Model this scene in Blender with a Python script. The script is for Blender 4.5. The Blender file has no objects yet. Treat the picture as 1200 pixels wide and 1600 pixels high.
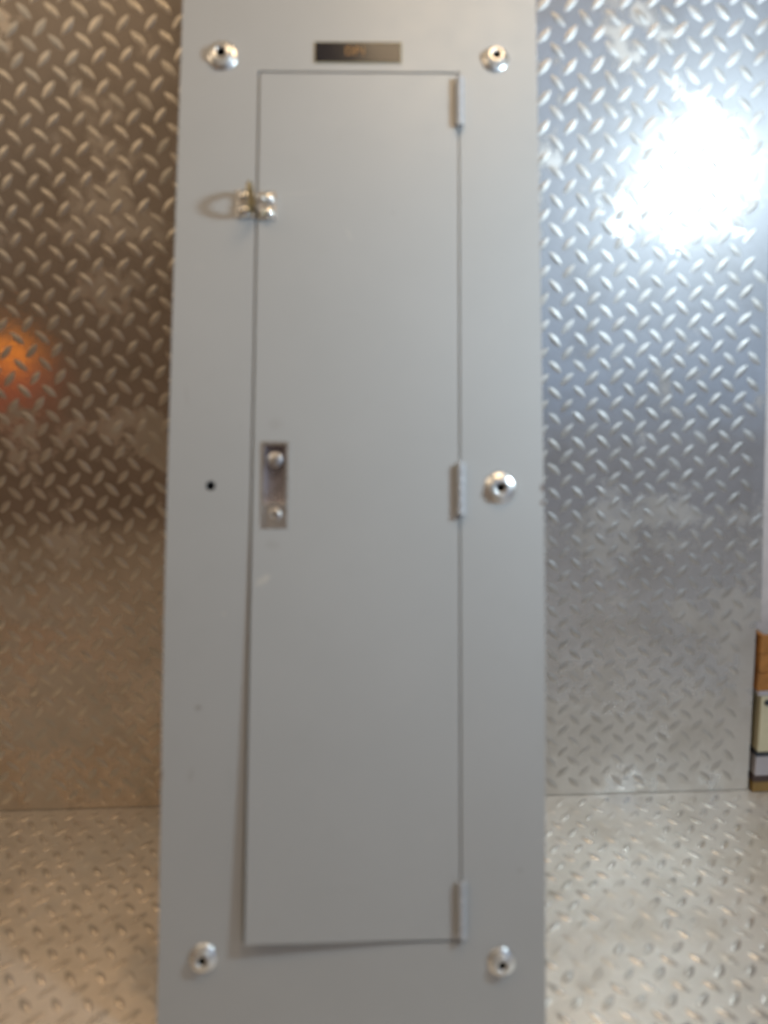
import bpy, bmesh, math, random
import numpy as np
from mathutils import Matrix, Vector

random.seed(7)
rng = np.random.RandomState(7)
scn = bpy.context.scene
COL = scn.collection

# ------------------------------------------------------------------ camera
cam_d = bpy.data.cameras.new('camera')
cam = bpy.data.objects.new('camera', cam_d)
COL.objects.link(cam)
scn.camera = cam
RX, RY, RZ = -0.22392711, 0.04357885, -0.00108982
cz, sz = math.cos(RZ), math.sin(RZ)
cx, sx = math.cos(RX), math.sin(RX)
cy, sy = math.cos(RY), math.sin(RY)
Rz = Matrix(((cz, -sz, 0), (sz, cz, 0), (0, 0, 1)))
Rx = Matrix(((1, 0, 0), (0, cx, -sx), (0, sx, cx)))
Ry = Matrix(((cy, 0, sy), (0, 1, 0), (-sy, 0, cy)))
R = Rz @ Rx @ Ry                       # columns: right, forward, up
right, fwd, up = R.col[0], R.col[1], R.col[2]
CAM = Vector((0.42190278, -1.29710089, 0.87218049))
M = Matrix((right, up, -fwd)).transposed().to_4x4()
M.translation = CAM
cam.matrix_world = M
cam_d.sensor_fit = 'VERTICAL'
cam_d.sensor_height = 36.0
cam_d.lens = 1160.69 / 1600 * 36
cam_d.clip_start = 0.02
cam_d.clip_end = 60
cam_d.dof.use_dof = True               # the photograph is slightly out of focus
cam_d.dof.focus_distance = 4.0
cam_d.dof.aperture_fstop = 2.15

# ------------------------------------------------------------------ light
world = bpy.data.worlds.new('World')
scn.world = world
world.use_nodes = True
wn, wl = world.node_tree.nodes, world.node_tree.links
bg = wn['Background']
tc = wn.new('ShaderNodeTexCoord')
sp = wn.new('ShaderNodeSeparateXYZ')
cr = wn.new('ShaderNodeValToRGB')
mp = wn.new('ShaderNodeMapRange')
wl.new(tc.outputs['Generated'], sp.inputs[0])
wl.new(sp.outputs['Z'], mp.inputs['Value'])
mp.inputs['From Min'].default_value = -1
mp.inputs['From Max'].default_value = 1
wl.new(mp.outputs[0], cr.inputs[0])
cr.color_ramp.elements[0].position = 0.35
cr.color_ramp.elements[0].color = (0.075, 0.040, 0.024, 1)
cr.color_ramp.elements[1].position = 0.85
cr.color_ramp.elements[1].color = (0.30, 0.25, 0.19, 1)
wl.new(cr.outputs[0], bg.inputs['Color'])
bg.inputs['Strength'].default_value = 0.68

def lamp(name, shape, size, loc, target, power, color, size_y=None, spread=180):
    d = bpy.data.lights.new(name, 'AREA')
    d.shape = shape
    d.size = size
    if size_y: d.size_y = size_y
    d.energy = power
    d.color = color
    d.spread = math.radians(spread)
    o = bpy.data.objects.new(name, d)
    o.location = loc
    o.rotation_euler = (Vector(target) - Vector(loc)).to_track_quat('-Z', 'Y').to_euler()
    COL.objects.link(o)
    return o

lamp('work_lamp', 'DISK', 0.14, (1.285, -0.80, 1.262), (0.52, -0.25, 0.95), 10.0, (0.68, 0.86, 1.0))
lamp('ceiling_lamp', 'RECTANGLE', 0.62, (0.72, -0.80, 2.30), (0.42, -0.25, 1.2), 7.6, (1.0, 0.74, 0.46), 0.42)
lamp('ceiling_lamp', 'RECTANGLE', 1.2, (-0.95, -1.25, 2.40), (-0.5, -0.35, 0.2), 7.0, (1.0, 0.79, 0.56), 0.4)
lamp('window_light', 'RECTANGLE', 2.1, (2.05, -3.0, 1.50), (0.8, 0, 0.9), 9.0, (0.36, 0.60, 1.0), 2.3)
lamp('lower_reflection_fill', 'RECTANGLE', 2.1, (2.05, -2.97, 0.04), (0.8, 0, 0.9), 1.05, (0.58, 0.74, 1.0), 0.66)  # added dim fill, fades the window reflection out towards the bottom
lamp('orange_reflection_fill', 'DISK', 0.11, (-1.15, -2.0, 0.905), (-0.2, 0, 0.85), 0.085, (1.0, 0.34, 0.0))  # added light, stands in for an unseen orange object mirrored in the plate
lamp('red_reflection_fill', 'DISK', 0.34, (-1.24, -2.1, 0.79), (-0.2, 0, 0.78), 0.085, (1.0, 0.09, 0.0))  # added red halo of that unseen object, no lamp of its own

scn.view_settings.view_transform = 'Standard'
scn.view_settings.look = 'None'
scn.view_settings.exposure = 0.0
scn.view_settings.gamma = 1.0

# ------------------------------------------------------------------ materials
class NT:
    def __init__(s, name):
        s.m = bpy.data.materials.new(name)
        s.m.use_nodes = True
        s.t = s.m.node_tree
        s.b = s.t.nodes['Principled BSDF']
    def n(s, typ, **kw):
        o = s.t.nodes.new(typ)
        for k, v in kw.items():
            setattr(o, k, v)
        return o
    def l(s, a, b): s.t.links.new(a, b)
    def coord(s): return s.n('ShaderNodeTexCoord').outputs['Object']
    def noise(s, scale, detail=4, rough=0.55, vec=None, stretch=None):
        o = s.n('ShaderNodeTexNoise')
        o.inputs['Scale'].default_value = scale
        o.inputs['Detail'].default_value = detail
        o.inputs['Roughness'].default_value = rough
        v = vec or s.coord()
        if stretch:
            mpn = s.n('ShaderNodeMapping')
            mpn.inputs['Scale'].default_value = stretch
            s.l(v, mpn.inputs[0]); v = mpn.outputs[0]
        s.l(v, o.inputs['Vector'])
        return o.outputs['Fac']
    def ramp(s, fac, p0, c0, p1, c1):
        o = s.n('ShaderNodeValToRGB')
        e = o.color_ramp.elements
        e[0].position, e[1].position = p0, p1
        e[0].color = tuple(c0) + (1,) if len(c0) == 3 else c0
        e[1].color = tuple(c1) + (1,) if len(c1) == 3 else c1
        s.l(fac, o.inputs[0])
        return o.outputs[0]
    def rng(s, fac, a, b, c, d):
        o = s.n('ShaderNodeMapRange')
        for k, v in zip(('From Min', 'From Max', 'To Min', 'To Max'), (a, b, c, d)):
            o.inputs[k].default_value = v
        s.l(fac, o.inputs['Value'])
        return o.outputs[0]
    def math(s, op, a, b=None, clamp=False):
        o = s.n('ShaderNodeMath', operation=op)
        o.use_clamp = clamp
        for i, x in enumerate((a, b)):
            if x is None: continue
            if isinstance(x, (int, float)): o.inputs[i].default_value = x
            else: s.l(x, o.inputs[i])
        return o.outputs[0]
    def mix(s, fac, a, b):
        o = s.n('ShaderNodeMix', data_type='RGBA')
        for i, x in ((0, fac), (6, a), (7, b)):
            if isinstance(x, (int, float)): o.inputs[i].default_value = x
            elif isinstance(x, tuple): o.inputs[i].default_value = x + (1,)
            else: s.l(x, o.inputs[i])
        return o.outputs[2]
    def bump(s, h, strength, dist, prev=None):
        o = s.n('ShaderNodeBump')
        o.inputs['Strength'].default_value = strength
        o.inputs['Distance'].default_value = dist
        s.l(h, o.inputs['Height'])
        if prev is not None: s.l(prev, o.inputs['Normal'])
        return o.outputs['Normal']
    def setp(s, **kw):
        for k, v in kw.items():
            k = k.replace('_', ' ')
            if isinstance(v, (int, float, tuple)):
                s.b.inputs[k].default_value = v + (1,) if isinstance(v, tuple) and len(v) == 3 else v
            else: s.l(v, s.b.inputs[k])

def plate_material(name, base_lo, base_hi, r_lo, r_hi, smudge_bias, m_lo=1.0, m_hi=0.7, dirt_low=0.0):
    """bare aluminium tread plate: bright metal partly covered by matt oxide smudges, heavier towards the floor"""
    t = NT(name)
    co = t.coord()
    g = t.noise(5.0, 5, 0.6, co)
    h = t.noise(22, 4, 0.6, co)
    comb = t.math('ADD', t.math('MULTIPLY', g, 0.72), t.math('MULTIPLY', h, 0.28))
    if dirt_low:
        geo = t.n('ShaderNodeNewGeometry')
        sz_ = t.n('ShaderNodeSeparateXYZ'); t.l(geo.outputs['Position'], sz_.inputs[0])
        comb = t.math('ADD', comb, t.rng(sz_.outputs['Z'], 0.05, 0.62, dirt_low, 0.0))
    sm = t.rng(comb, 0.535 - smudge_bias, 0.595 - smudge_bias, 0, 1)
    fine = t.noise(210, 3, 0.6, co)
    col = t.mix(sm, base_lo, base_hi)
    blot = t.noise(11, 3, 0.6, co)
    col = t.mix(t.rng(blot, 0.46, 0.70, 0, 0.32), col, tuple(c * 0.55 * k for c, k in zip(base_hi, (1.0, 0.93, 0.82))))
    col = t.mix(t.rng(fine, 0.35, 0.7, 0, 0.18), col, (0.36, 0.32, 0.28))
    rough = t.math('ADD', t.rng(sm, 0, 1, r_lo, r_hi), t.rng(fine, 0.3, 0.7, -0.02, 0.05))
    nrm = t.bump(t.noise(9, 2, 0.4, co), 0.17, 0.005)
    nrm = t.bump(fine, 0.12, 0.0008, nrm)
    ga = t.n('ShaderNodeBsdfAnisotropic', distribution='BECKMANN')
    gb = t.n('ShaderNodeBsdfAnisotropic', distribution='GGX')
    df = t.n('ShaderNodeBsdfDiffuse')
    for nd in (ga, gb, df):
        t.l(col, nd.inputs['Color']); t.l(nrm, nd.inputs['Normal'])
    t.l(rough, ga.inputs['Roughness'])
    gb.inputs['Roughness'].default_value = 0.45
    m1 = t.n('ShaderNodeMixShader'); t.l(t.rng(sm, 0, 1, 0.30, 0.55), m1.inputs[0])
    t.l(ga.outputs[0], m1.inputs[1]); t.l(gb.outputs[0], m1.inputs[2])
    m2 = t.n('ShaderNodeMixShader'); t.l(t.rng(sm, 0, 1, 1 - m_lo, 1 - m_hi), m2.inputs[0])
    t.l(m1.outputs[0], m2.inputs[1]); t.l(df.outputs[0], m2.inputs[2])
    out = [n for n in t.t.nodes if n.type == 'OUTPUT_MATERIAL'][0]
    t.l(m2.outputs[0], out.inputs['Surface'])
    t.t.nodes.remove(t.b)
    return t.m

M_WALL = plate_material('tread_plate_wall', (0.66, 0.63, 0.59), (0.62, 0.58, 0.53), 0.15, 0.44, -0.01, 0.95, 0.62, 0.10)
M_WALL_L = plate_material('tread_plate_wall_warm_tint', (0.68, 0.56, 0.45), (0.62, 0.53, 0.43), 0.12, 0.44, -0.01, 0.95, 0.62, 0.10)  # warm room light of the left side tinted into the plate colour
M_LUG_L = plate_material('worn_lug_warm_tint', (0.74, 0.65, 0.53), (0.62, 0.56, 0.47), 0.48, 0.55, 0.0, 0.85, 0.62, 0.10)  # same warm light put into the colour of the left lugs
M_LUG_W = plate_material('worn_lug_wall', (0.55, 0.525, 0.49), (0.53, 0.50, 0.46), 0.52, 0.58, 0.0, 0.80, 0.60, 0.10)
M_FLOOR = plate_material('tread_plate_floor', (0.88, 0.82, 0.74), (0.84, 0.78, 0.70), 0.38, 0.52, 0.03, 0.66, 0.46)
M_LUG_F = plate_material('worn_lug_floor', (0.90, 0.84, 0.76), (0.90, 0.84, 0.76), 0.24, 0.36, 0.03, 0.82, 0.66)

def spot(t, co, x, y, rx, ry, soft=1.0, ang=0.0):
    """mask of an elongated mark at local (x, y)"""
    mpn = t.n('ShaderNodeMapping', vector_type='TEXTURE')
    mpn.inputs['Location'].default_value = (x, y, 0)
    mpn.inputs['Rotation'].default_value = (0, 0, ang)
    mpn.inputs['Scale'].default_value = (rx, ry, 1)
    t.l(co, mpn.inputs[0])
    s2 = t.n('ShaderNodeSeparateXYZ'); t.l(mpn.outputs[0], s2.inputs[0])
    d = t.math('ADD', t.math('MULTIPLY', s2.outputs[0], s2.outputs[0]), t.math('MULTIPLY', s2.outputs[1], s2.outputs[1]))
    nz = t.noise(160, 4, 0.7)
    d = t.math('ADD', d, t.rng(nz, 0.3, 0.7, -0.5, 0.5))
    return t.rng(d, 0.1, 1.0, soft, 0)

def paint_material(name, marks=True):
    t = NT(name)
    co = t.coord()
    big = t.noise(3.0, 4, 0.6)
    fine = t.noise(900, 2, 0.5)
    mid = t.noise(26, 5, 0.65)
    base = t.mix(t.rng(big, 0.3, 0.7, 0, 1), (0.445, 0.447, 0.440), (0.475, 0.474, 0.466))
    base = t.mix(t.rng(mid, 0.55, 0.75, 0, 0.10), base, (0.36, 0.35, 0.33))
    if marks:
        pale = [(-0.124, 0.587, 0.012, 0.006, .55, .5), (-0.117, 0.592, 0.006, .003, .5, .2),
                (-0.012, 1.069, 0.0018, 0.014, .35, .45), (-0.079, 1.128, 0.035, .0022, .18, .12),  # long thin streak: painted light thrown back by the hasp
                (-0.176, 0.542, 0.003, .003, .5, 0), (0.03, 0.905, 0.0015, .02, .12, -.4),
                (0.07, 0.43, 0.02, .0012, .16, .2), (0.205, 0.95, 0.0012, .03, .14, .1), (0.02, 0.62, .012, .0012, .13, -.5), (-0.22, 1.02, .008, .002, .16, .3), (0.10, 0.25, .010, .003, .12, 1.0), (-0.03, 1.23, .016, .0012, .14, .25), (0.17, 0.42, .003, .003, .22, 0), (-0.07, 0.37, 0.03, .001, .10, .1)]
        dark = [(-0.207, 0.418, 0.006, 0.0035, .45, .4), (-0.215, 0.33, 0.004, .012, .15, -.3),
                (0.2545, 0.714, 0.004, 0.006, .95, 0), (0.2545, 0.694, 0.004, .004, .9, 0),
                (-0.233, 0.84, 0.0015, .02, .14, .1), (-0.110, 0.80, .012, .010, .09, 0), (-0.110, 0.635, .012, .008, .10, 0), (-0.2535, 0.33, .002, .012, .5, 0), (-0.2545, 1.18, .002, .006, .5, 0), (0.22, 0.21, .005, .003, .2, .5), (0.05, 1.10, .003, .0025, .15, 0)]
        for x, y, rx_, ry_, s_, a_ in pale:
            base = t.mix(spot(t, co, x, y, rx_, ry_, s_, a_), base, (0.66, 0.62, 0.55))
        for x, y, rx_, ry_, s_, a_ in dark:
            base = t.mix(spot(t, co, x, y, rx_, ry_, s_, a_), base, (0.16, 0.10, 0.07))
    nrm = t.bump(fine, 0.10, 0.0006)
    nrm = t.bump(t.noise(7, 2, .4), 0.10, 0.006, nrm)
    t.setp(Base_Color=base, Roughness=t.rng(mid, 0.3, 0.7, 0.33, 0.42), Normal=nrm)
    t.b.inputs['Specular IOR Level'].default_value = 0.45
    return t.m

M_PAINT = paint_material('grey_enamel')

def simple(name, col, metal=0.0, rough=0.4, var=0.12, scale=60, bump=0.1):
    t = NT(name)
    n = t.noise(scale, 4, 0.6)
    dk = tuple(c * (1 - var) for c in col); lt = tuple(min(1, c * (1 + var)) for c in col)
    t.setp(Base_Color=t.mix(t.rng(n, 0.3, 0.7, 0, 1), dk, lt), Metallic=metal,
           Roughness=t.rng(n, 0.3, 0.7, rough * 0.85, rough * 1.15),
           Normal=t.bump(n, bump, 0.001))
    return t.m

M_CHROME = simple('bright_zinc', (0.86, 0.84, 0.80), 1.0, 0.17, 0.05, 140, 0.05)
M_ZINC = simple('bright_zinc_collar', (0.90, 0.88, 0.84), 0.92, 0.30, 0.08, 160, 0.12)
M_DARK = simple('dark_void', (0.012, 0.011, 0.010), 0.0, 0.6)
M_STEEL = simple('plated_steel', (0.74, 0.71, 0.69), 1.0, 0.33, 0.12, 120)
M_RECESS = simple('dark_plated_recess', (0.42, 0.38, 0.41), 0.9, 0.28, 0.2, 50)
M_BRASS = simple('dull_yellow_zinc', (0.50, 0.42, 0.24), 1.0, 0.38, 0.15, 130)
M_KNUCK = simple('hinge_barrel_paint', (0.47, 0.48, 0.50), 0.0, 0.32, 0.06, 90)
M_NAME = simple('black_laminate', (0.018, 0.016, 0.020), 0.0, 0.17, 0.1, 200, 0.03)
M_NAME.node_tree.nodes['Principled BSDF'].inputs['Specular IOR Level'].default_value = 0.32
M_EDGE = simple('laminate_bevel', (0.45, 0.38, 0.22), 0.0, 0.5, 0.1)
M_LETTER = simple('engraved_amber', (0.40, 0.20, 0.06), 0.0, 0.6, 0.1)
M_WOOD = simple('orange_stained_wood', (0.36, 0.15, 0.035), 0.0, 0.5, 0.35, 30)
M_OCHRE = simple('ochre_wood', (0.25, 0.15, 0.04), 0.0, 0.6, 0.25, 30)
M_DKWOOD = simple('dark_skid_wood', (0.06, 0.035, 0.03), 0.0, 0.6, 0.2, 30)
M_CREAM = simple('cream_enamel', (0.62, 0.56, 0.38), 0.0, 0.45, 0.05, 40)
M_LILAC = simple('lilac_grey_paint', (0.44, 0.41, 0.43), 0.0, 0.5, 0.06, 40)
M_PLANK = simple('pale_board', (0.62, 0.55, 0.52), 0.0, 0.6, 0.08, 30)
M_BLACK = simple('black_rubber', (0.03, 0.035, 0.045), 0.0, 0.5)

# ------------------------------------------------------------------ helpers
def link_mesh(name, verts, faces, mat, parent=None, smooth=False, kind=None):
    me = bpy.data.meshes.new(name)
    me.from_pydata([tuple(v) for v in verts], [], [tuple(f) for f in faces])
    me.update()
    if smooth:
        me.polygons.foreach_set('use_smooth', [True] * len(me.polygons))
    me.materials.append(mat)
    o = bpy.data.objects.new(name, me)
    COL.objects.link(o)
    if parent: o.parent = parent
    if kind: o['kind'] = kind
    return o

def bm_obj(name, bm, mat, parent=None, smooth=False, kind=None, bevel=0):
    if bevel:
        bmesh.ops.bevel(bm, geom=list(bm.edges), offset=bevel, segments=2, affect='EDGES', profile=0.5)
    bmesh.ops.recalc_face_normals(bm, faces=bm.faces)
    me = bpy.data.meshes.new(name)
    bm.to_mesh(me); bm.free()
    if smooth:
        me.polygons.foreach_set('use_smooth', [True] * len(me.polygons))
    if smooth: me.set_sharp_from_angle(angle=math.radians(38))
    me.materials.append(mat)
    o = bpy.data.objects.new(name, me)
    COL.objects.link(o)
    if parent: o.parent = parent
    if kind: o['kind'] = kind
    return o

def box_bm(x0, x1, y0, y1, z0, z1, bm=None):
    bm = bm or bmesh.new()
    r = bmesh.ops.create_cube(bm, size=1.0)
    for v in r['verts']:
        v.co = Vector(((x0 + x1) / 2 + v.co.x * (x1 - x0), (y0 + y1) / 2 + v.co.y * (y1 - y0), (z0 + z1) / 2 + v.co.z * (z1 - z0)))
    return bm

def lathe(profile, seg=32, c=(0, 0, 0), axis='z'):
    """profile: list of (radius, height)"""
    V, F = [], []
    n = len(profile)
    for i in range(seg):
        a = 2 * math.pi * i / seg
        for r, h in profile:
            p = (r * math.cos(a), r * math.sin(a), h)
            if axis == 'y': p = (p[0], p[2], -p[1])
            if axis == 'x': p = (p[2], p[1], -p[0])
            V.append((p[0] + c[0], p[1] + c[1], p[2] + c[2]))
    for i in range(seg):
        j = (i + 1) % seg
        for k in range(n - 1):
            F.append((i * n + k, j * n + k, j * n + k + 1, i * n + k + 1))
    return V, F

def lathe_obj(name, profile, mat, parent, seg=32, c=(0, 0, 0), axis='z', smooth=True):
    V, F = lathe(profile, seg, c, axis)
    bm = bmesh.new()
    vs = [bm.verts.new(v) for v in V]
    for f in F:
        try: bm.faces.new([vs[i] for i in f])
        except ValueError: pass
    bmesh.ops.remove_doubles(bm, verts=bm.verts, dist=1e-6)
    o = bm_obj(name, bm, mat, parent, smooth)
    return o

def tag(o, label=None, cat=None, group=None, kind=None):
    if label: o['label'] = label
    if cat: o['category'] = cat
    if group: o['group'] = group
    if kind: o['kind'] = kind
    return o

def empty(name, loc=(0, 0, 0)):
    o = bpy.data.objects.new(name, None)
    o.empty_display_size = 0.1
    o.location = loc
    COL.objects.link(o)
    return o

# ------------------------------------------------------------------ tread plate
P = 0.043                 # lug pitch
PV = P * 1.0338           # pitch along the other axis
LUG_L, LUG_W, LUG_H = 0.0335, 0.0126, 0.0012

def lug_template(slant):
    rings = [1.0, 0.86, 0.66, 0.42, 0.18]
    seg = 16
    V = []
    for t in rings:
        for k in range(seg):
            a = 2 * math.pi * k / seg
            u = math.cos(a)
            w = math.sin(a) * (1 - 0.35 * abs(u) ** 1.5)
            x, y = u * LUG_L / 2 * t, w * LUG_W / 2 * (0.25 + 0.75 * t) * t ** 0.3
            h = (1 - t ** 2) ** 1.35 * LUG_H if t < 1 else -0.00015
            V.append((x, y, h))
    V.append((0, 0, LUG_H))
    F = []
    for r in range(len(rings) - 1):
        for k in range(seg):
            j = (k + 1) % seg
            F.append((r * seg + k, r * seg + j, (r + 1) * seg + j, (r + 1) * seg + k))
    b = (len(rings) - 1) * seg
    T = [(b + k, b + (k + 1) % seg, len(V) - 1) for k in range(seg)]
    c, s = math.cos(slant), math.sin(slant)
    V = np.array(V)
    V = np.stack([V[:, 0] * c - V[:, 1] * s, V[:, 0] * s + V[:, 1] * c, V[:, 2]], 1)
    return V, np.array(F), np.array(T)

def lug_field(name, a0, b0, amin, amax, bmin, bmax, mat, parent, inside=None):
    """plate-local: a across, b along, height +z.  '\\' lugs on (a0, b0) lattice, '/' lugs on the half-way lattice"""
    Vs, Fs, Ts, off = [], [], [], 0
    for slant, da, db in ((math.radians(-47), 0, 0), (math.radians(47), 0.5, 0.5)):
        V, F, T = lug_template(slant)
        i0 = math.ceil((amin + 0.012 - a0) / P - da); i1 = math.floor((amax - 0.012 - a0) / P - da)
        j0 = math.ceil((bmin + 0.012 - b0) / PV - db); j1 = math.floor((bmax - 0.012 - b0) / PV - db)
        for i in range(i0, i1 + 1):
            for j in range(j0, j1 + 1):
                if inside and not inside(a0 + (i + da) * P, b0 + (j + db) * PV): continue
                g = rng.normal(0, 1, 6)
                wear = 0.62 + 0.38 * min(1.0, rng.rand() * 2.2)
                th = g[0] * 0.035
                c, s = math.cos(th), math.sin(th)
                k = 1 + 0.04 * g[1]
                W = np.empty_like(V)
                W[:, 0] = (V[:, 0] * c - V[:, 1] * s) * k + a0 + (i + da) * P + g[2] * 0.0004
                W[:, 1] = (V[:, 0] * s + V[:, 1] * c) * k + b0 + (j + db) * PV + g[3] * 0.0004
                W[:, 2] = V[:, 2] * (1 + 0.10 * g[4]) * wear
                Vs.append(W); Fs.append(F + off); Ts.append(T + off); off += len(V)
    V = np.concatenate(Vs); F = np.concatenate(Fs); T = np.concatenate(Ts)
    me = bpy.data.meshes.new(name)
    me.vertices.add(len(V)); me.vertices.foreach_set('co', V.ravel().astype(np.float32))
    nl = F.size + T.size
    me.loops.add(nl); me.loops.foreach_set('vertex_index', np.concatenate([F.ravel(), T.ravel()]).astype(np.int32))
    me.polygons.add(len(F) + len(T))
    starts = np.concatenate([np.arange(len(F)) * 4, F.size + np.arange(len(T)) * 3]).astype(np.int32)
    me.polygons.foreach_set('loop_start', starts)
    me.polygons.foreach_set('loop_total', np.concatenate([np.full(len(F), 4), np.full(len(T), 3)]).astype(np.int32))
    me.update(calc_edges=True)
    me.polygons.foreach_set('use_smooth', [True] * len(me.polygons))
    me.materials.append(mat)
    o = bpy.data.objects.new(name, me)
    COL.objects.link(o); o.parent = parent
    o['kind'] = 'stuff'
    return o

TILT = 0.0177             # the floor is very slightly out of level
def floor_z(x): return 0.0036 - TILT * x

# wall: two upright sheets that butt behind the panel cover.  local a = x, b = z, height = -y
ZT = 2.25
def wall_sheet(outline, a0, b0, label, m_sheet, m_lug, inside):
    w = empty('tread_plate_wall', (outline[0][0], 0, 0.0))
    tag(w, label, 'metal wall', 'tread plate wall sheets')
    ox = w.location.x
    bm = bmesh.new()
    f = [bm.verts.new((x - ox, 0, z)) for x, z in outline]
    k = [bm.verts.new((x - ox, 0.004, z)) for x, z in outline]
    bm.faces.new(f); bm.faces.new(k[::-1])
    for q in range(len(f)):
        p = (q + 1) % len(f)
        bm.faces.new([f[q], k[q], k[p], f[p]])
    bm_obj('sheet', bm, m_sheet, w)
    xs = [x for x, z in outline]
    lg = lug_field('raised_lugs', a0, b0, min(xs), max(xs), -0.03, ZT, m_lug, w, inside)
    lg.rotation_euler = (math.pi / 2, 0, 0)     # (a, b, h) -> (x, z, -y)
    lg.location = (-ox, 0, 0)
    return w

G = 0.0013                # open joint between sheet and floor
def in_left(x, z): return z > floor_z(x) + 0.017
def in_right(x, z):
    e = 1.1335 - 0.05 * z if z > 0.335 else 1.100
    return z > floor_z(x) + 0.017 and x < e - 0.013
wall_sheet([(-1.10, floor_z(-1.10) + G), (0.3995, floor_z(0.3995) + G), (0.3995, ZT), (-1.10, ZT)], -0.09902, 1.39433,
           'warm-tinted aluminium tread plate wall sheet standing left of the grey panel cover', M_WALL_L, M_LUG_L, in_left)
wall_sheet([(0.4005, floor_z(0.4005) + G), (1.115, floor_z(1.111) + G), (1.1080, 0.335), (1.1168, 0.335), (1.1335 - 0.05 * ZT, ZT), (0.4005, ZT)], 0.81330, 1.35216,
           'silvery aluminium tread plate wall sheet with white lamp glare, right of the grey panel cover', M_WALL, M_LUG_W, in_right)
bw = bm_obj('wall', box_bm(-1.6, 2.4, 0.045, 0.12, -0.10, 2.6), simple('dark_backing_wall', (0.10, 0.075, 0.055), 0, 0.7), None)
tag(bw, 'dark wall behind the tread plate sheets', None, None, 'structure')

# floor
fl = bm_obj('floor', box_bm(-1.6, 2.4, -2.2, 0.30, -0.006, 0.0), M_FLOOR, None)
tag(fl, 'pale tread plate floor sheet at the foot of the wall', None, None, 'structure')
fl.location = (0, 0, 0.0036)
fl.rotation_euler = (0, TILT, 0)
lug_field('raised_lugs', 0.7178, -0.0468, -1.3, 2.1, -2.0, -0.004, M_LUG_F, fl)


# ------------------------------------------------------------------ panel cover
O = Vector((0.35104185, -0.51119225, 0.0))
UU = Vector((0.99880376, -0.01008573, -0.04784694))
VV = Vector((0.04870614, 0.29188239, 0.95521326))
NN = UU.cross(VV); NN.normalize()
if NN.y > 0: NN = -NN
pc = empty('panel_cover')
Mp = Matrix((UU, VV, NN)).transposed().to_4x4(); Mp.translation = O
pc.matrix_world = Mp
tag(pc, 'tall light grey steel electrical panel cover leaning on the tread plate wall', 'panel cover')

B0, B1 = 0.010, 1.765
H = 0.0022
def edge_w(b):
    pts = [(0.0, 0.2515), (0.12, 0.2520), (0.5, 0.2562), (0.72, 0.2564), (1.09, 0.2548), (1.41, 0.2522), (1.8, 0.2505)]
    for (b0, w0), (b1, w1) in zip(pts, pts[1:]):
        if b <= b1: return w0 + (w1 - w0) * (b - b0) / (b1 - b0)
    return pts[-1][1]
OL, OR, OB, OT = -0.1432, 0.1432, 0.1175, 1.3072     # door opening
HX, HY, HR = -0.1975, 0.7150, 0.0066                  # empty screw hole

def frame_mesh():
    bm = bmesh.new()
    # front sheet as polygon grid with opening and hole: columns and rows, hole ringed by 16-gon
    ys = sorted(set([B0, OB, OT, B1, HY - 0.02, HY + 0.02] + [0.25, 0.4, 0.55, 0.85, 1.0, 1.15, 1.45, 1.6]))
    xs_l = ['L', HX - 0.02, HX + 0.02, OL]
    vc = {}
    def vert(x, y):
        xx = -edge_w(y) if x == 'L' else edge_w(y) if x == 'R' else x
        k = (round(xx, 5), round(y, 5))
        if k not in vc: vc[k] = bm.verts.new((xx, y, 0))
        return vc[k]
    cols = ['L', HX - 0.02, HX + 0.02, OL, OR, 'R']
    for ya, yb in zip(ys, ys[1:]):
        for i in range(5):
            xa, xb = cols[i], cols[i + 1]
            if i == 3 and ya >= OB - 1e-6 and yb <= OT + 1e-6: continue
            if i == 1 and abs((ya + yb) / 2 - HY) < 0.005:
                # cell with the hole
                corners = [(HX + 0.02, HY + 0.02), (HX - 0.02, HY + 0.02), (HX - 0.02, HY - 0.02), (HX + 0.02, HY - 0.02)]
                cvs = [vert(*c) for c in corners]
                seg = 16
                ring = [bm.verts.new((HX + HR * math.cos(2 * math.pi * (k + 2) / seg), HY + HR * math.sin(2 * math.pi * (k + 2) / seg), 0)) for k in range(seg)]
                for q in range(4):
                    r = [ring[(q * 4 + m) % seg] for m in range(5)]
                    bm.faces.new([cvs[q], cvs[(q + 1) % 4]] + r[::-1])
                continue
            bm.faces.new([vert(xa, ya), vert(xb, ya), vert(xb, yb), vert(xa, yb)])
    for f in bm.faces:
        f.normal_update()
        if f.normal.z < 0: f.normal_flip()
    r = bmesh.ops.extrude_face_region(bm, geom=list(bm.faces))
    for e in r['geom']:
        if isinstance(e, bmesh.types.BMVert): e.co.z -= H
    return bm
fr = bm_obj('frame', frame_mesh(), M_PAINT, pc)
# returned flanges behind the outer edges
def flange(side):
    bm = bmesh.new()
    n = 16
    rows = []
    for k in range(n + 1):
        b = B0 + (B1 - B0) * k / n
        w = side * edge_w(b)
        rows.append([bm.verts.new((w - side * 0.0003, b, -H * 0.9)), bm.verts.new((w - side * 0.0003, b, -0.012)),
                     bm.verts.new((w - side * 0.002, b, -0.012)), bm.verts.new((w - side * 0.002, b, -H * 0.9))])
    for r0, r1 in zip(rows, rows[1:]):
        for q in range(4):
            bm.faces.new([r0[q], r0[(q + 1) % 4], r1[(q + 1) % 4], r1[q]])
    bm.faces.new(rows[0]); bm.faces.new(rows[-1][::-1])
    return bm
for s_ in (-1, 1):
    bm_obj('edge_flange', flange(s_), M_PAINT, pc)

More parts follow.
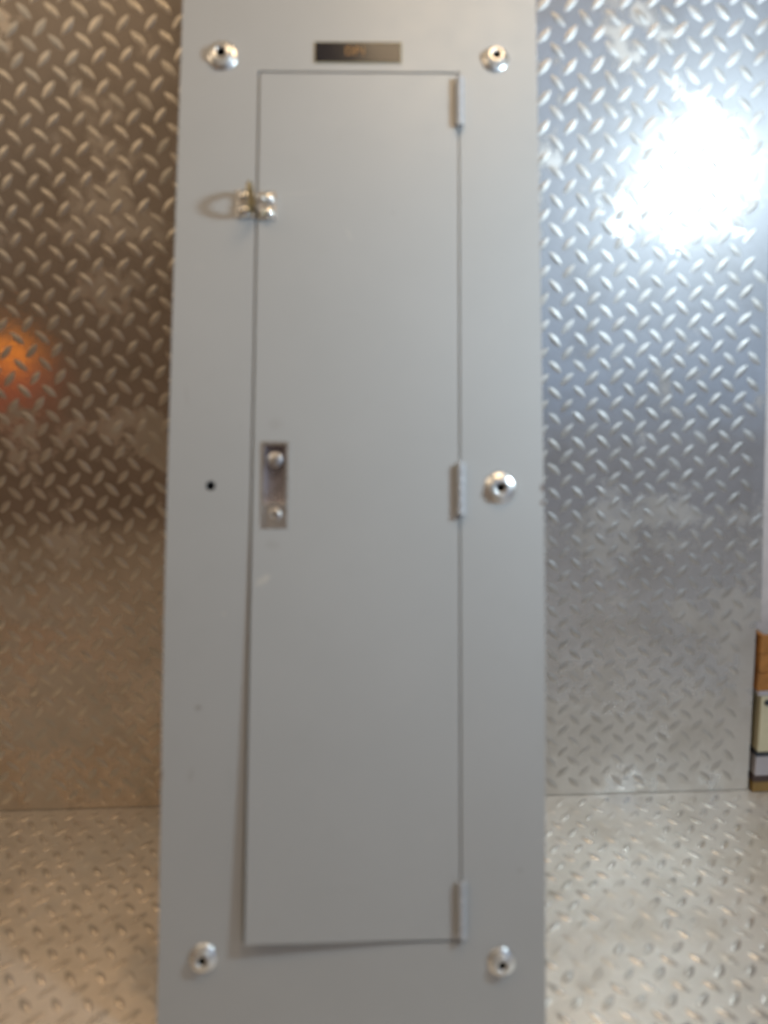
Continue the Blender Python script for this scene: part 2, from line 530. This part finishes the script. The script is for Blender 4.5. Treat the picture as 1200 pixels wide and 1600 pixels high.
# door: hinged on the right, lower free corner sprung outwards
DL, DR, DB, DT = -0.1398, 0.1408, 0.1215, 1.3040
def door_lift(a, b):
    s = max(0.0, (DR - a) / (DR - DL))
    t = max(0.0, (0.88 - b) / (0.88 - DB))
    return 0.0150 * s ** 1.1 * t ** 1.5 + 0.0006 * s
def door_mesh():
    bm = bmesh.new()
    na, nb = 12, 48
    G = [[None] * (nb + 1) for _ in range(na + 1)]
    for i in range(na + 1):
        for j in range(nb + 1):
            a = DL + (DR - DL) * i / na; b = DB + (DT - DB) * j / nb
            lift = door_lift(a, b)
            G[i][j] = bm.verts.new((a + lift * 0.18, b, lift + 0.0002))
    for i in range(na):
        for j in range(nb):
            bm.faces.new([G[i][j], G[i + 1][j], G[i + 1][j + 1], G[i][j + 1]])
    r = bmesh.ops.extrude_face_region(bm, geom=list(bm.faces))
    for e in r['geom']:
        if isinstance(e, bmesh.types.BMVert): e.co.z -= 0.0019
    return bm
# cut the latch pocket out of the door with face deletion in a dedicated hole grid
LX0, LX1, LY0, LY1 = -0.1262, -0.0940, 0.6590, 0.7735
def door_mesh_with_pocket():
    bm = bmesh.new()
    A = sorted([DL, LX0, LX1, DR] + [-0.06, -0.03, 0.0, 0.03, 0.06, 0.09, 0.12])
    Bs = sorted([LY0, LY1] + list(np.linspace(DB, DT, 44)))
    Bs = [b for i, b in enumerate(Bs) if i == 0 or b - Bs[i - 1] > 0.004 or b in (LY0, LY1)]
    G = {}
    for i, a in enumerate(A):
        for j, b in enumerate(Bs):
            lift = door_lift(a, b)
            G[i, j] = bm.verts.new((a + lift * 0.18, b, lift + 0.0002))
    for i in range(len(A) - 1):
        for j in range(len(Bs) - 1):
            if A[i] >= LX0 - 1e-6 and A[i + 1] <= LX1 + 1e-6 and Bs[j] >= LY0 - 1e-6 and Bs[j + 1] <= LY1 + 1e-6:
                continue
            f = bm.faces.new([G[i, j], G[i + 1, j], G[i + 1, j + 1], G[i, j + 1]])
    top = list(bm.faces)
    r = bmesh.ops.extrude_face_region(bm, geom=top)
    for e in r['geom']:
        if isinstance(e, bmesh.types.BMVert): e.co.z -= 0.0019
    return bm
dr = bm_obj('door', door_mesh_with_pocket(), M_PAINT, pc)

# dark inside seen through the gaps: rebate strips behind the opening
def strips():
    bm = bmesh.new()
    z0, z1 = -0.0062, -0.0047
    box_bm(OL - 0.012, OL + 0.012, OB - 0.012, OT + 0.012, z0, z1, bm)
    box_bm(OR - 0.012, OR + 0.012, OB - 0.012, OT + 0.012, z0, z1, bm)
    box_bm(OL + 0.0122, OR - 0.0122, OB - 0.012, OB + 0.016, z0, z1, bm)
    box_bm(OL + 0.0122, OR - 0.0122, OT - 0.012, OT + 0.012, z0, z1, bm)
    return bm
bm_obj('door_stop', strips(), M_PAINT, pc)

lathe_obj('dark_hole_cup', [(0.0085, -0.0024), (0.0085, -0.0110), (0, -0.0110)], M_DARK, pc, 20, (HX, HY, 0))  # near-black cup added so the empty hole reads as deep shade

# ---- trim screws (clamp screws with cupped collar)
def trim_screw(a, b, s=1.0, tilt=0.0):
    rt = empty('trim_screw'); rt.parent = pc; rt.location = (a, b, 0.0002)
    rt.rotation_euler = (tilt, -tilt * 0.5, tilt * 9)
    prof = [(0.0212, 0.0), (0.0215, 0.0012), (0.0205, 0.0022), (0.0178, 0.0032), (0.0150, 0.0040), (0.0141, 0.0052),
            (0.0138, 0.0092), (0.0129, 0.0112), (0.0110, 0.0120), (0.0080, 0.0118), (0.0066, 0.0108), (0.0062, 0.0095)]
    prof = [(r * s, h * (0.6 + 0.4 * s)) for r, h in prof]
    lathe_obj('collar', prof, M_ZINC, rt, 40)
    k = 0.6 + 0.4 * s
    V = [(0.0062 * s, 0.0094 * k), (0.0056 * s, 0.0020 * k), (0, 0.0015 * k)]
    lathe_obj('socket', V, M_DARK, rt, 6, smooth=False)
    return rt
for a, b, s_, t_ in ((-0.1940, 1.3285, 1.0, 0.05), (0.1942, 1.3265, 0.88, -0.04), (0.1965, 0.7135, 1.0, 0.03),
                     (-0.1935, 0.0975, 0.82, -0.07), (0.1945, 0.0945, 0.84, 0.06)):
    trim_screw(a, b, s_, t_)

# ---- hinges: barrel of five knuckles in the gap, thin leaf end behind the door
def hinge(bc, length=0.0705):
    rt = empty('hinge'); rt.parent = pc; rt.location = (0.1424, bc, 0.0054)
    n = 5
    step = length / n
    for k in range(n):
        y0 = -length / 2 + k * step
        r = 0.0062 if k % 2 == 0 else 0.0061
        prof = [(0, 0.0), (r, 0.0), (r, step - 0.0007), (0, step - 0.0007)]
        lathe_obj('knuckle', prof, M_KNUCK, rt, 20, (0, y0, 0), 'y')
    lathe_obj('pin', [(0, -0.0012), (0.0022, -0.0012), (0.0024, -0.0004), (0.0024, length + 0.0004), (0.0022, length + 0.0012), (0, length + 0.0012)],
              M_STEEL, rt, 14, (0, -length / 2, 0), 'y')
    bm_obj('leaf', box_bm(-0.0010, 0.0010, -length / 2 + 0.001, length / 2 - 0.001, -0.013, -0.003), M_KNUCK, rt)
for bc in (1.2595, 0.7120, 0.1620):
    hinge(bc)

# ---- latch lock
lk = empty('latch_lock'); lk.parent = pc; lk.location = ((LX0 + LX1) / 2, (LY0 + LY1) / 2, door_lift(LX0, 0.71))
lw, lh = (LX1 - LX0) / 2, (LY1 - LY0) / 2
def bezel():
    bm = bmesh.new()
    o = 0.0022; i = -0.0016
    zt, zb = 0.0014, 0.0004
    out = [(-lw - o, -lh - o), (lw + o, -lh - o), (lw + o, lh + o), (-lw - o, lh + o)]
    inn = [(-lw - i, -lh - i), (lw + i, -lh - i), (lw + i, lh + i), (-lw - i, lh + i)]
    inn = [(-lw + 0.0016, -lh + 0.0016), (lw - 0.0016, -lh + 0.0016), (lw - 0.0016, lh - 0.0016), (-lw + 0.0016, lh - 0.0016)]
    a = [bm.verts.new((x, y, zb)) for x, y in out]
    b = [bm.verts.new((x * 0.985, y * 0.996, zt)) for x, y in out]
    c = [bm.verts.new((x, y, zt)) for x, y in inn]
    d = [bm.verts.new((x, y, -0.0105)) for x, y in inn]
    for q in range(4):
        r = (q + 1) % 4
        bm.faces.new([a[q], a[r], b[r], b[q]]); bm.faces.new([b[q], b[r], c[r], c[q]]); bm.faces.new([c[q], c[r], d[r], d[q]])
    return bm
bm_obj('bezel', bezel(), M_STEEL, lk)
def pocket():
    # curved dark bottom of the finger recess
    bm = bmesh.new()
    rows = []
    n = 14
    for k in range(n + 1):
        y = -0.0245 + (lh - 0.0016 + 0.0245) * k / n
        z = -0.0105 + 0.0045 * (abs(2 * k / n - 1) ** 3)
        rows.append([bm.verts.new((-lw + 0.0016, y, z)), bm.verts.new((0, y, z - 0.0008)), bm.verts.new((lw - 0.0016, y, z))])
    for r0, r1 in zip(rows, rows[1:]):
        for q in (0, 1): bm.faces.new([r0[q], r0[q + 1], r1[q + 1], r1[q]])
    return bm
bm_obj('finger_recess', pocket(), M_RECESS, lk, True)
bm_obj('lock_plate', box_bm(-lw + 0.0018, lw - 0.0018, -lh + 0.0018, -0.0250, -0.0060, 0.0004), M_STEEL, lk, bevel=0.0006)
lathe_obj('push_button', [(0, -0.002), (0.0085, -0.002), (0.0102, -0.003), (0.0108, -0.0045), (0.0108, -0.0095)], M_STEEL, lk, 32, (-0.0002, 0.0355, 0))
lathe_obj('keyhole_ring', [(0.0046, -0.004), (0.0046, 0.0012), (0.0052, 0.0020), (0.0070, 0.0020), (0.0084, 0.0012), (0.0088, 0.0003)], M_STEEL, lk, 32, (0.0006, -0.0410, 0))
lathe_obj('key_cylinder', [(0, 0.0010), (0.0028, 0.0006), (0.0044, -0.0016), (0.0044, -0.0036)], M_CHROME, lk, 24, (0.0006, -0.0410, 0))
bm_obj('keyway', box_bm(-0.0007 + 0.0006, 0.0007 + 0.0006, -0.0434, -0.0394, 0.0002, 0.00125), M_DARK, lk)

# ---- padlock hasp: one riveted angle with an eye on the frame, one on the door
def eye_ring(r_out, r_in, stretch, th):
    """upright eye plate in the local y-z plane, root at z=0, hole through x"""
    bm = bmesh.new()
    n = 28
    zc = r_out * stretch * 0.92
    lay = []
    for x in (-th / 2, th / 2):
        o = [bm.verts.new((x, r_out * math.cos(2 * math.pi * k / n), max(0.0, zc + r_out * stretch * math.sin(2 * math.pi * k / n)))) for k in range(n)]
        i = [bm.verts.new((x, r_in * math.cos(2 * math.pi * k / n), zc + (r_out * stretch - (r_out - r_in)) * math.sin(2 * math.pi * k / n))) for k in range(n)]
        lay.append((o, i))
    (o0, i0), (o1, i1) = lay
    for k in range(n):
        j = (k + 1) % n
        bm.faces.new([o0[k], o0[j], i0[j], i0[k]]); bm.faces.new([o1[k], i1[k], i1[j], o1[j]])
        bm.faces.new([o0[k], o1[k], o1[j], o0[j]]); bm.faces.new([i0[k], i0[j], i1[j], i1[k]])
    return bm
def hasp(side, a_root, bc, r_out, r_in, stretch, eye_mat):
    rt = empty('hasp'); rt.parent = pc; rt.location = (a_root, bc, 0.0004 if side < 0 else door_lift(a_root, bc) + 0.0002)
    x0, x1 = sorted((0.0, side * 0.0245))
    bm_obj('base_plate', box_bm(x0, x1, -0.0200, 0.0200, 0.0, 0.0024), M_STEEL, rt, bevel=0.0007)
    e = bm_obj('eye_plate', eye_ring(r_out, r_in, stretch, 0.0038), eye_mat, rt, bevel=0.0)
    e.location = (side * 0.0018, 0, 0.0008)
    for y in (-0.0105, 0.0100):
        lathe_obj('rivet', [(0, 0.0092), (0.0042, 0.0086), (0.0074, 0.0066), (0.0092, 0.0036), (0.0094, 0.0016), (0.0090, 0.0006)],
                  M_CHROME, rt, 28, (side * 0.0135, y - 0.001, 0.0016))
hasp(-1, -0.1443, 1.1110, 0.0190, 0.0110, 1.22, M_BRASS)
hasp(1, -0.1385, 1.1085, 0.0115, 0.0060, 1.1, M_STEEL)

# ---- engraved name plate
npl = empty('name_plate'); npl.parent = pc; npl.location = (-0.0012, 1.3350, 0.0003)
bm_obj('plate', box_bm(-0.0610, 0.0610, -0.0145, 0.0145, 0, 0.0017), M_NAME, npl, bevel=0.0004)
bm_obj('plate_edge', box_bm(-0.0622, 0.0622, -0.0157, 0.0157, -0.0002, 0.0009), M_EDGE, npl)
cu = bpy.data.curves.new('lettering', 'FONT')
cu.body = 'DP1'
cu.size = 0.0175
cu.extrude = 0.0002
cu.align_x = 'CENTER'; cu.align_y = 'CENTER'
tx = bpy.data.objects.new('lettering', cu)
COL.objects.link(tx)
dg = bpy.context.evaluated_depsgraph_get()
me = bpy.data.meshes.new_from_object(tx.evaluated_get(dg))
bpy.data.objects.remove(tx)
me.materials.clear(); me.materials.append(M_LETTER)
lt = bpy.data.objects.new('lettering', me); COL.objects.link(lt); lt.parent = npl
lt.location = (-0.0035, 0.0010, 0.0018)

# ------------------------------------------------------------------ items at the right edge, standing on the floor by the wall
X0 = 1.092
def z_f(dz): return floor_z(X0) + dz
FZ = floor_z(1.2) + 0.003
sk = empty('wooden_skid', (1.223, 0.009, FZ))
tag(sk, 'low wooden skid on the floor under the cream case at the right edge', 'skid')
for y0 in (-0.019, 0.005):
    bm_obj('runner', box_bm(-0.1040, 0.12, y0, y0 + 0.014, 0.0, 0.022), M_OCHRE, sk, bevel=0.0015)
bm_obj('deck_board', box_bm(-0.1050, 0.12, -0.020, 0.020, 0.0225, 0.034), M_DKWOOD, sk, bevel=0.0015)

cs = empty('cream_case', (1.223, 0.008, FZ + 0.0345))
tag(cs, 'cream metal case with dark button and black seam on the wooden skid', 'case')
bm_obj('plinth', box_bm(-0.1020, 0.115, -0.018, 0.018, 0.0, 0.043), M_LILAC, cs, bevel=0.002)
bm_obj('seam', box_bm(-0.1025, 0.115, -0.0190, 0.017, 0.0432, 0.0510), M_BLACK, cs)
bm_obj('body', box_bm(-0.1000, 0.115, -0.018, 0.018, 0.0512, 0.170), M_CREAM, cs, bevel=0.002)
bm_obj('lid', box_bm(-0.1075, 0.115, -0.0195, 0.018, 0.1702, 0.1790), M_LILAC, cs, bevel=0.0015)
bt = lathe_obj('button', [(0, 0.003), (0.0050, 0.0028), (0.0060, 0.0014), (0.0060, 0.0)], M_BLACK, cs, 24)
bt.rotation_euler = (math.pi / 2, 0, 0); bt.location = (-0.0885, -0.0182, 0.156)

wc = empty('orange_crate', (1.223, 0.008, FZ + 0.2142))
tag(wc, 'orange-brown wooden crate stacked on top of the cream case', 'crate')
for z0, z1, dx in ((0.0, 0.036, 0.0), (0.0375, 0.074, 0.0005), (0.0755, 0.112, 0.0)):
    bm_obj('slat', box_bm(-0.1090 + dx, 0.11, -0.018, -0.010, z0, z1), M_WOOD, wc, bevel=0.0015)
bm_obj('end_board', box_bm(-0.1095, -0.100, -0.0095, 0.018, 0.0, 0.112), M_WOOD, wc, bevel=0.0015)
bm_obj('base_board', box_bm(-0.0995, 0.11, -0.0095, 0.018, 0.0, 0.008), M_WOOD, wc)

pb = empty('pale_board', (1.216, 0.0365, FZ))
tag(pb, 'tall pale board standing behind the orange crate against the right wall', 'board')
pb.rotation_euler = (0, -0.05, 0)
bm_obj('board', box_bm(-0.0910, 0.05, -0.004, 0.0035, 0.0, 0.965), M_PLANK, pb, bevel=0.001)
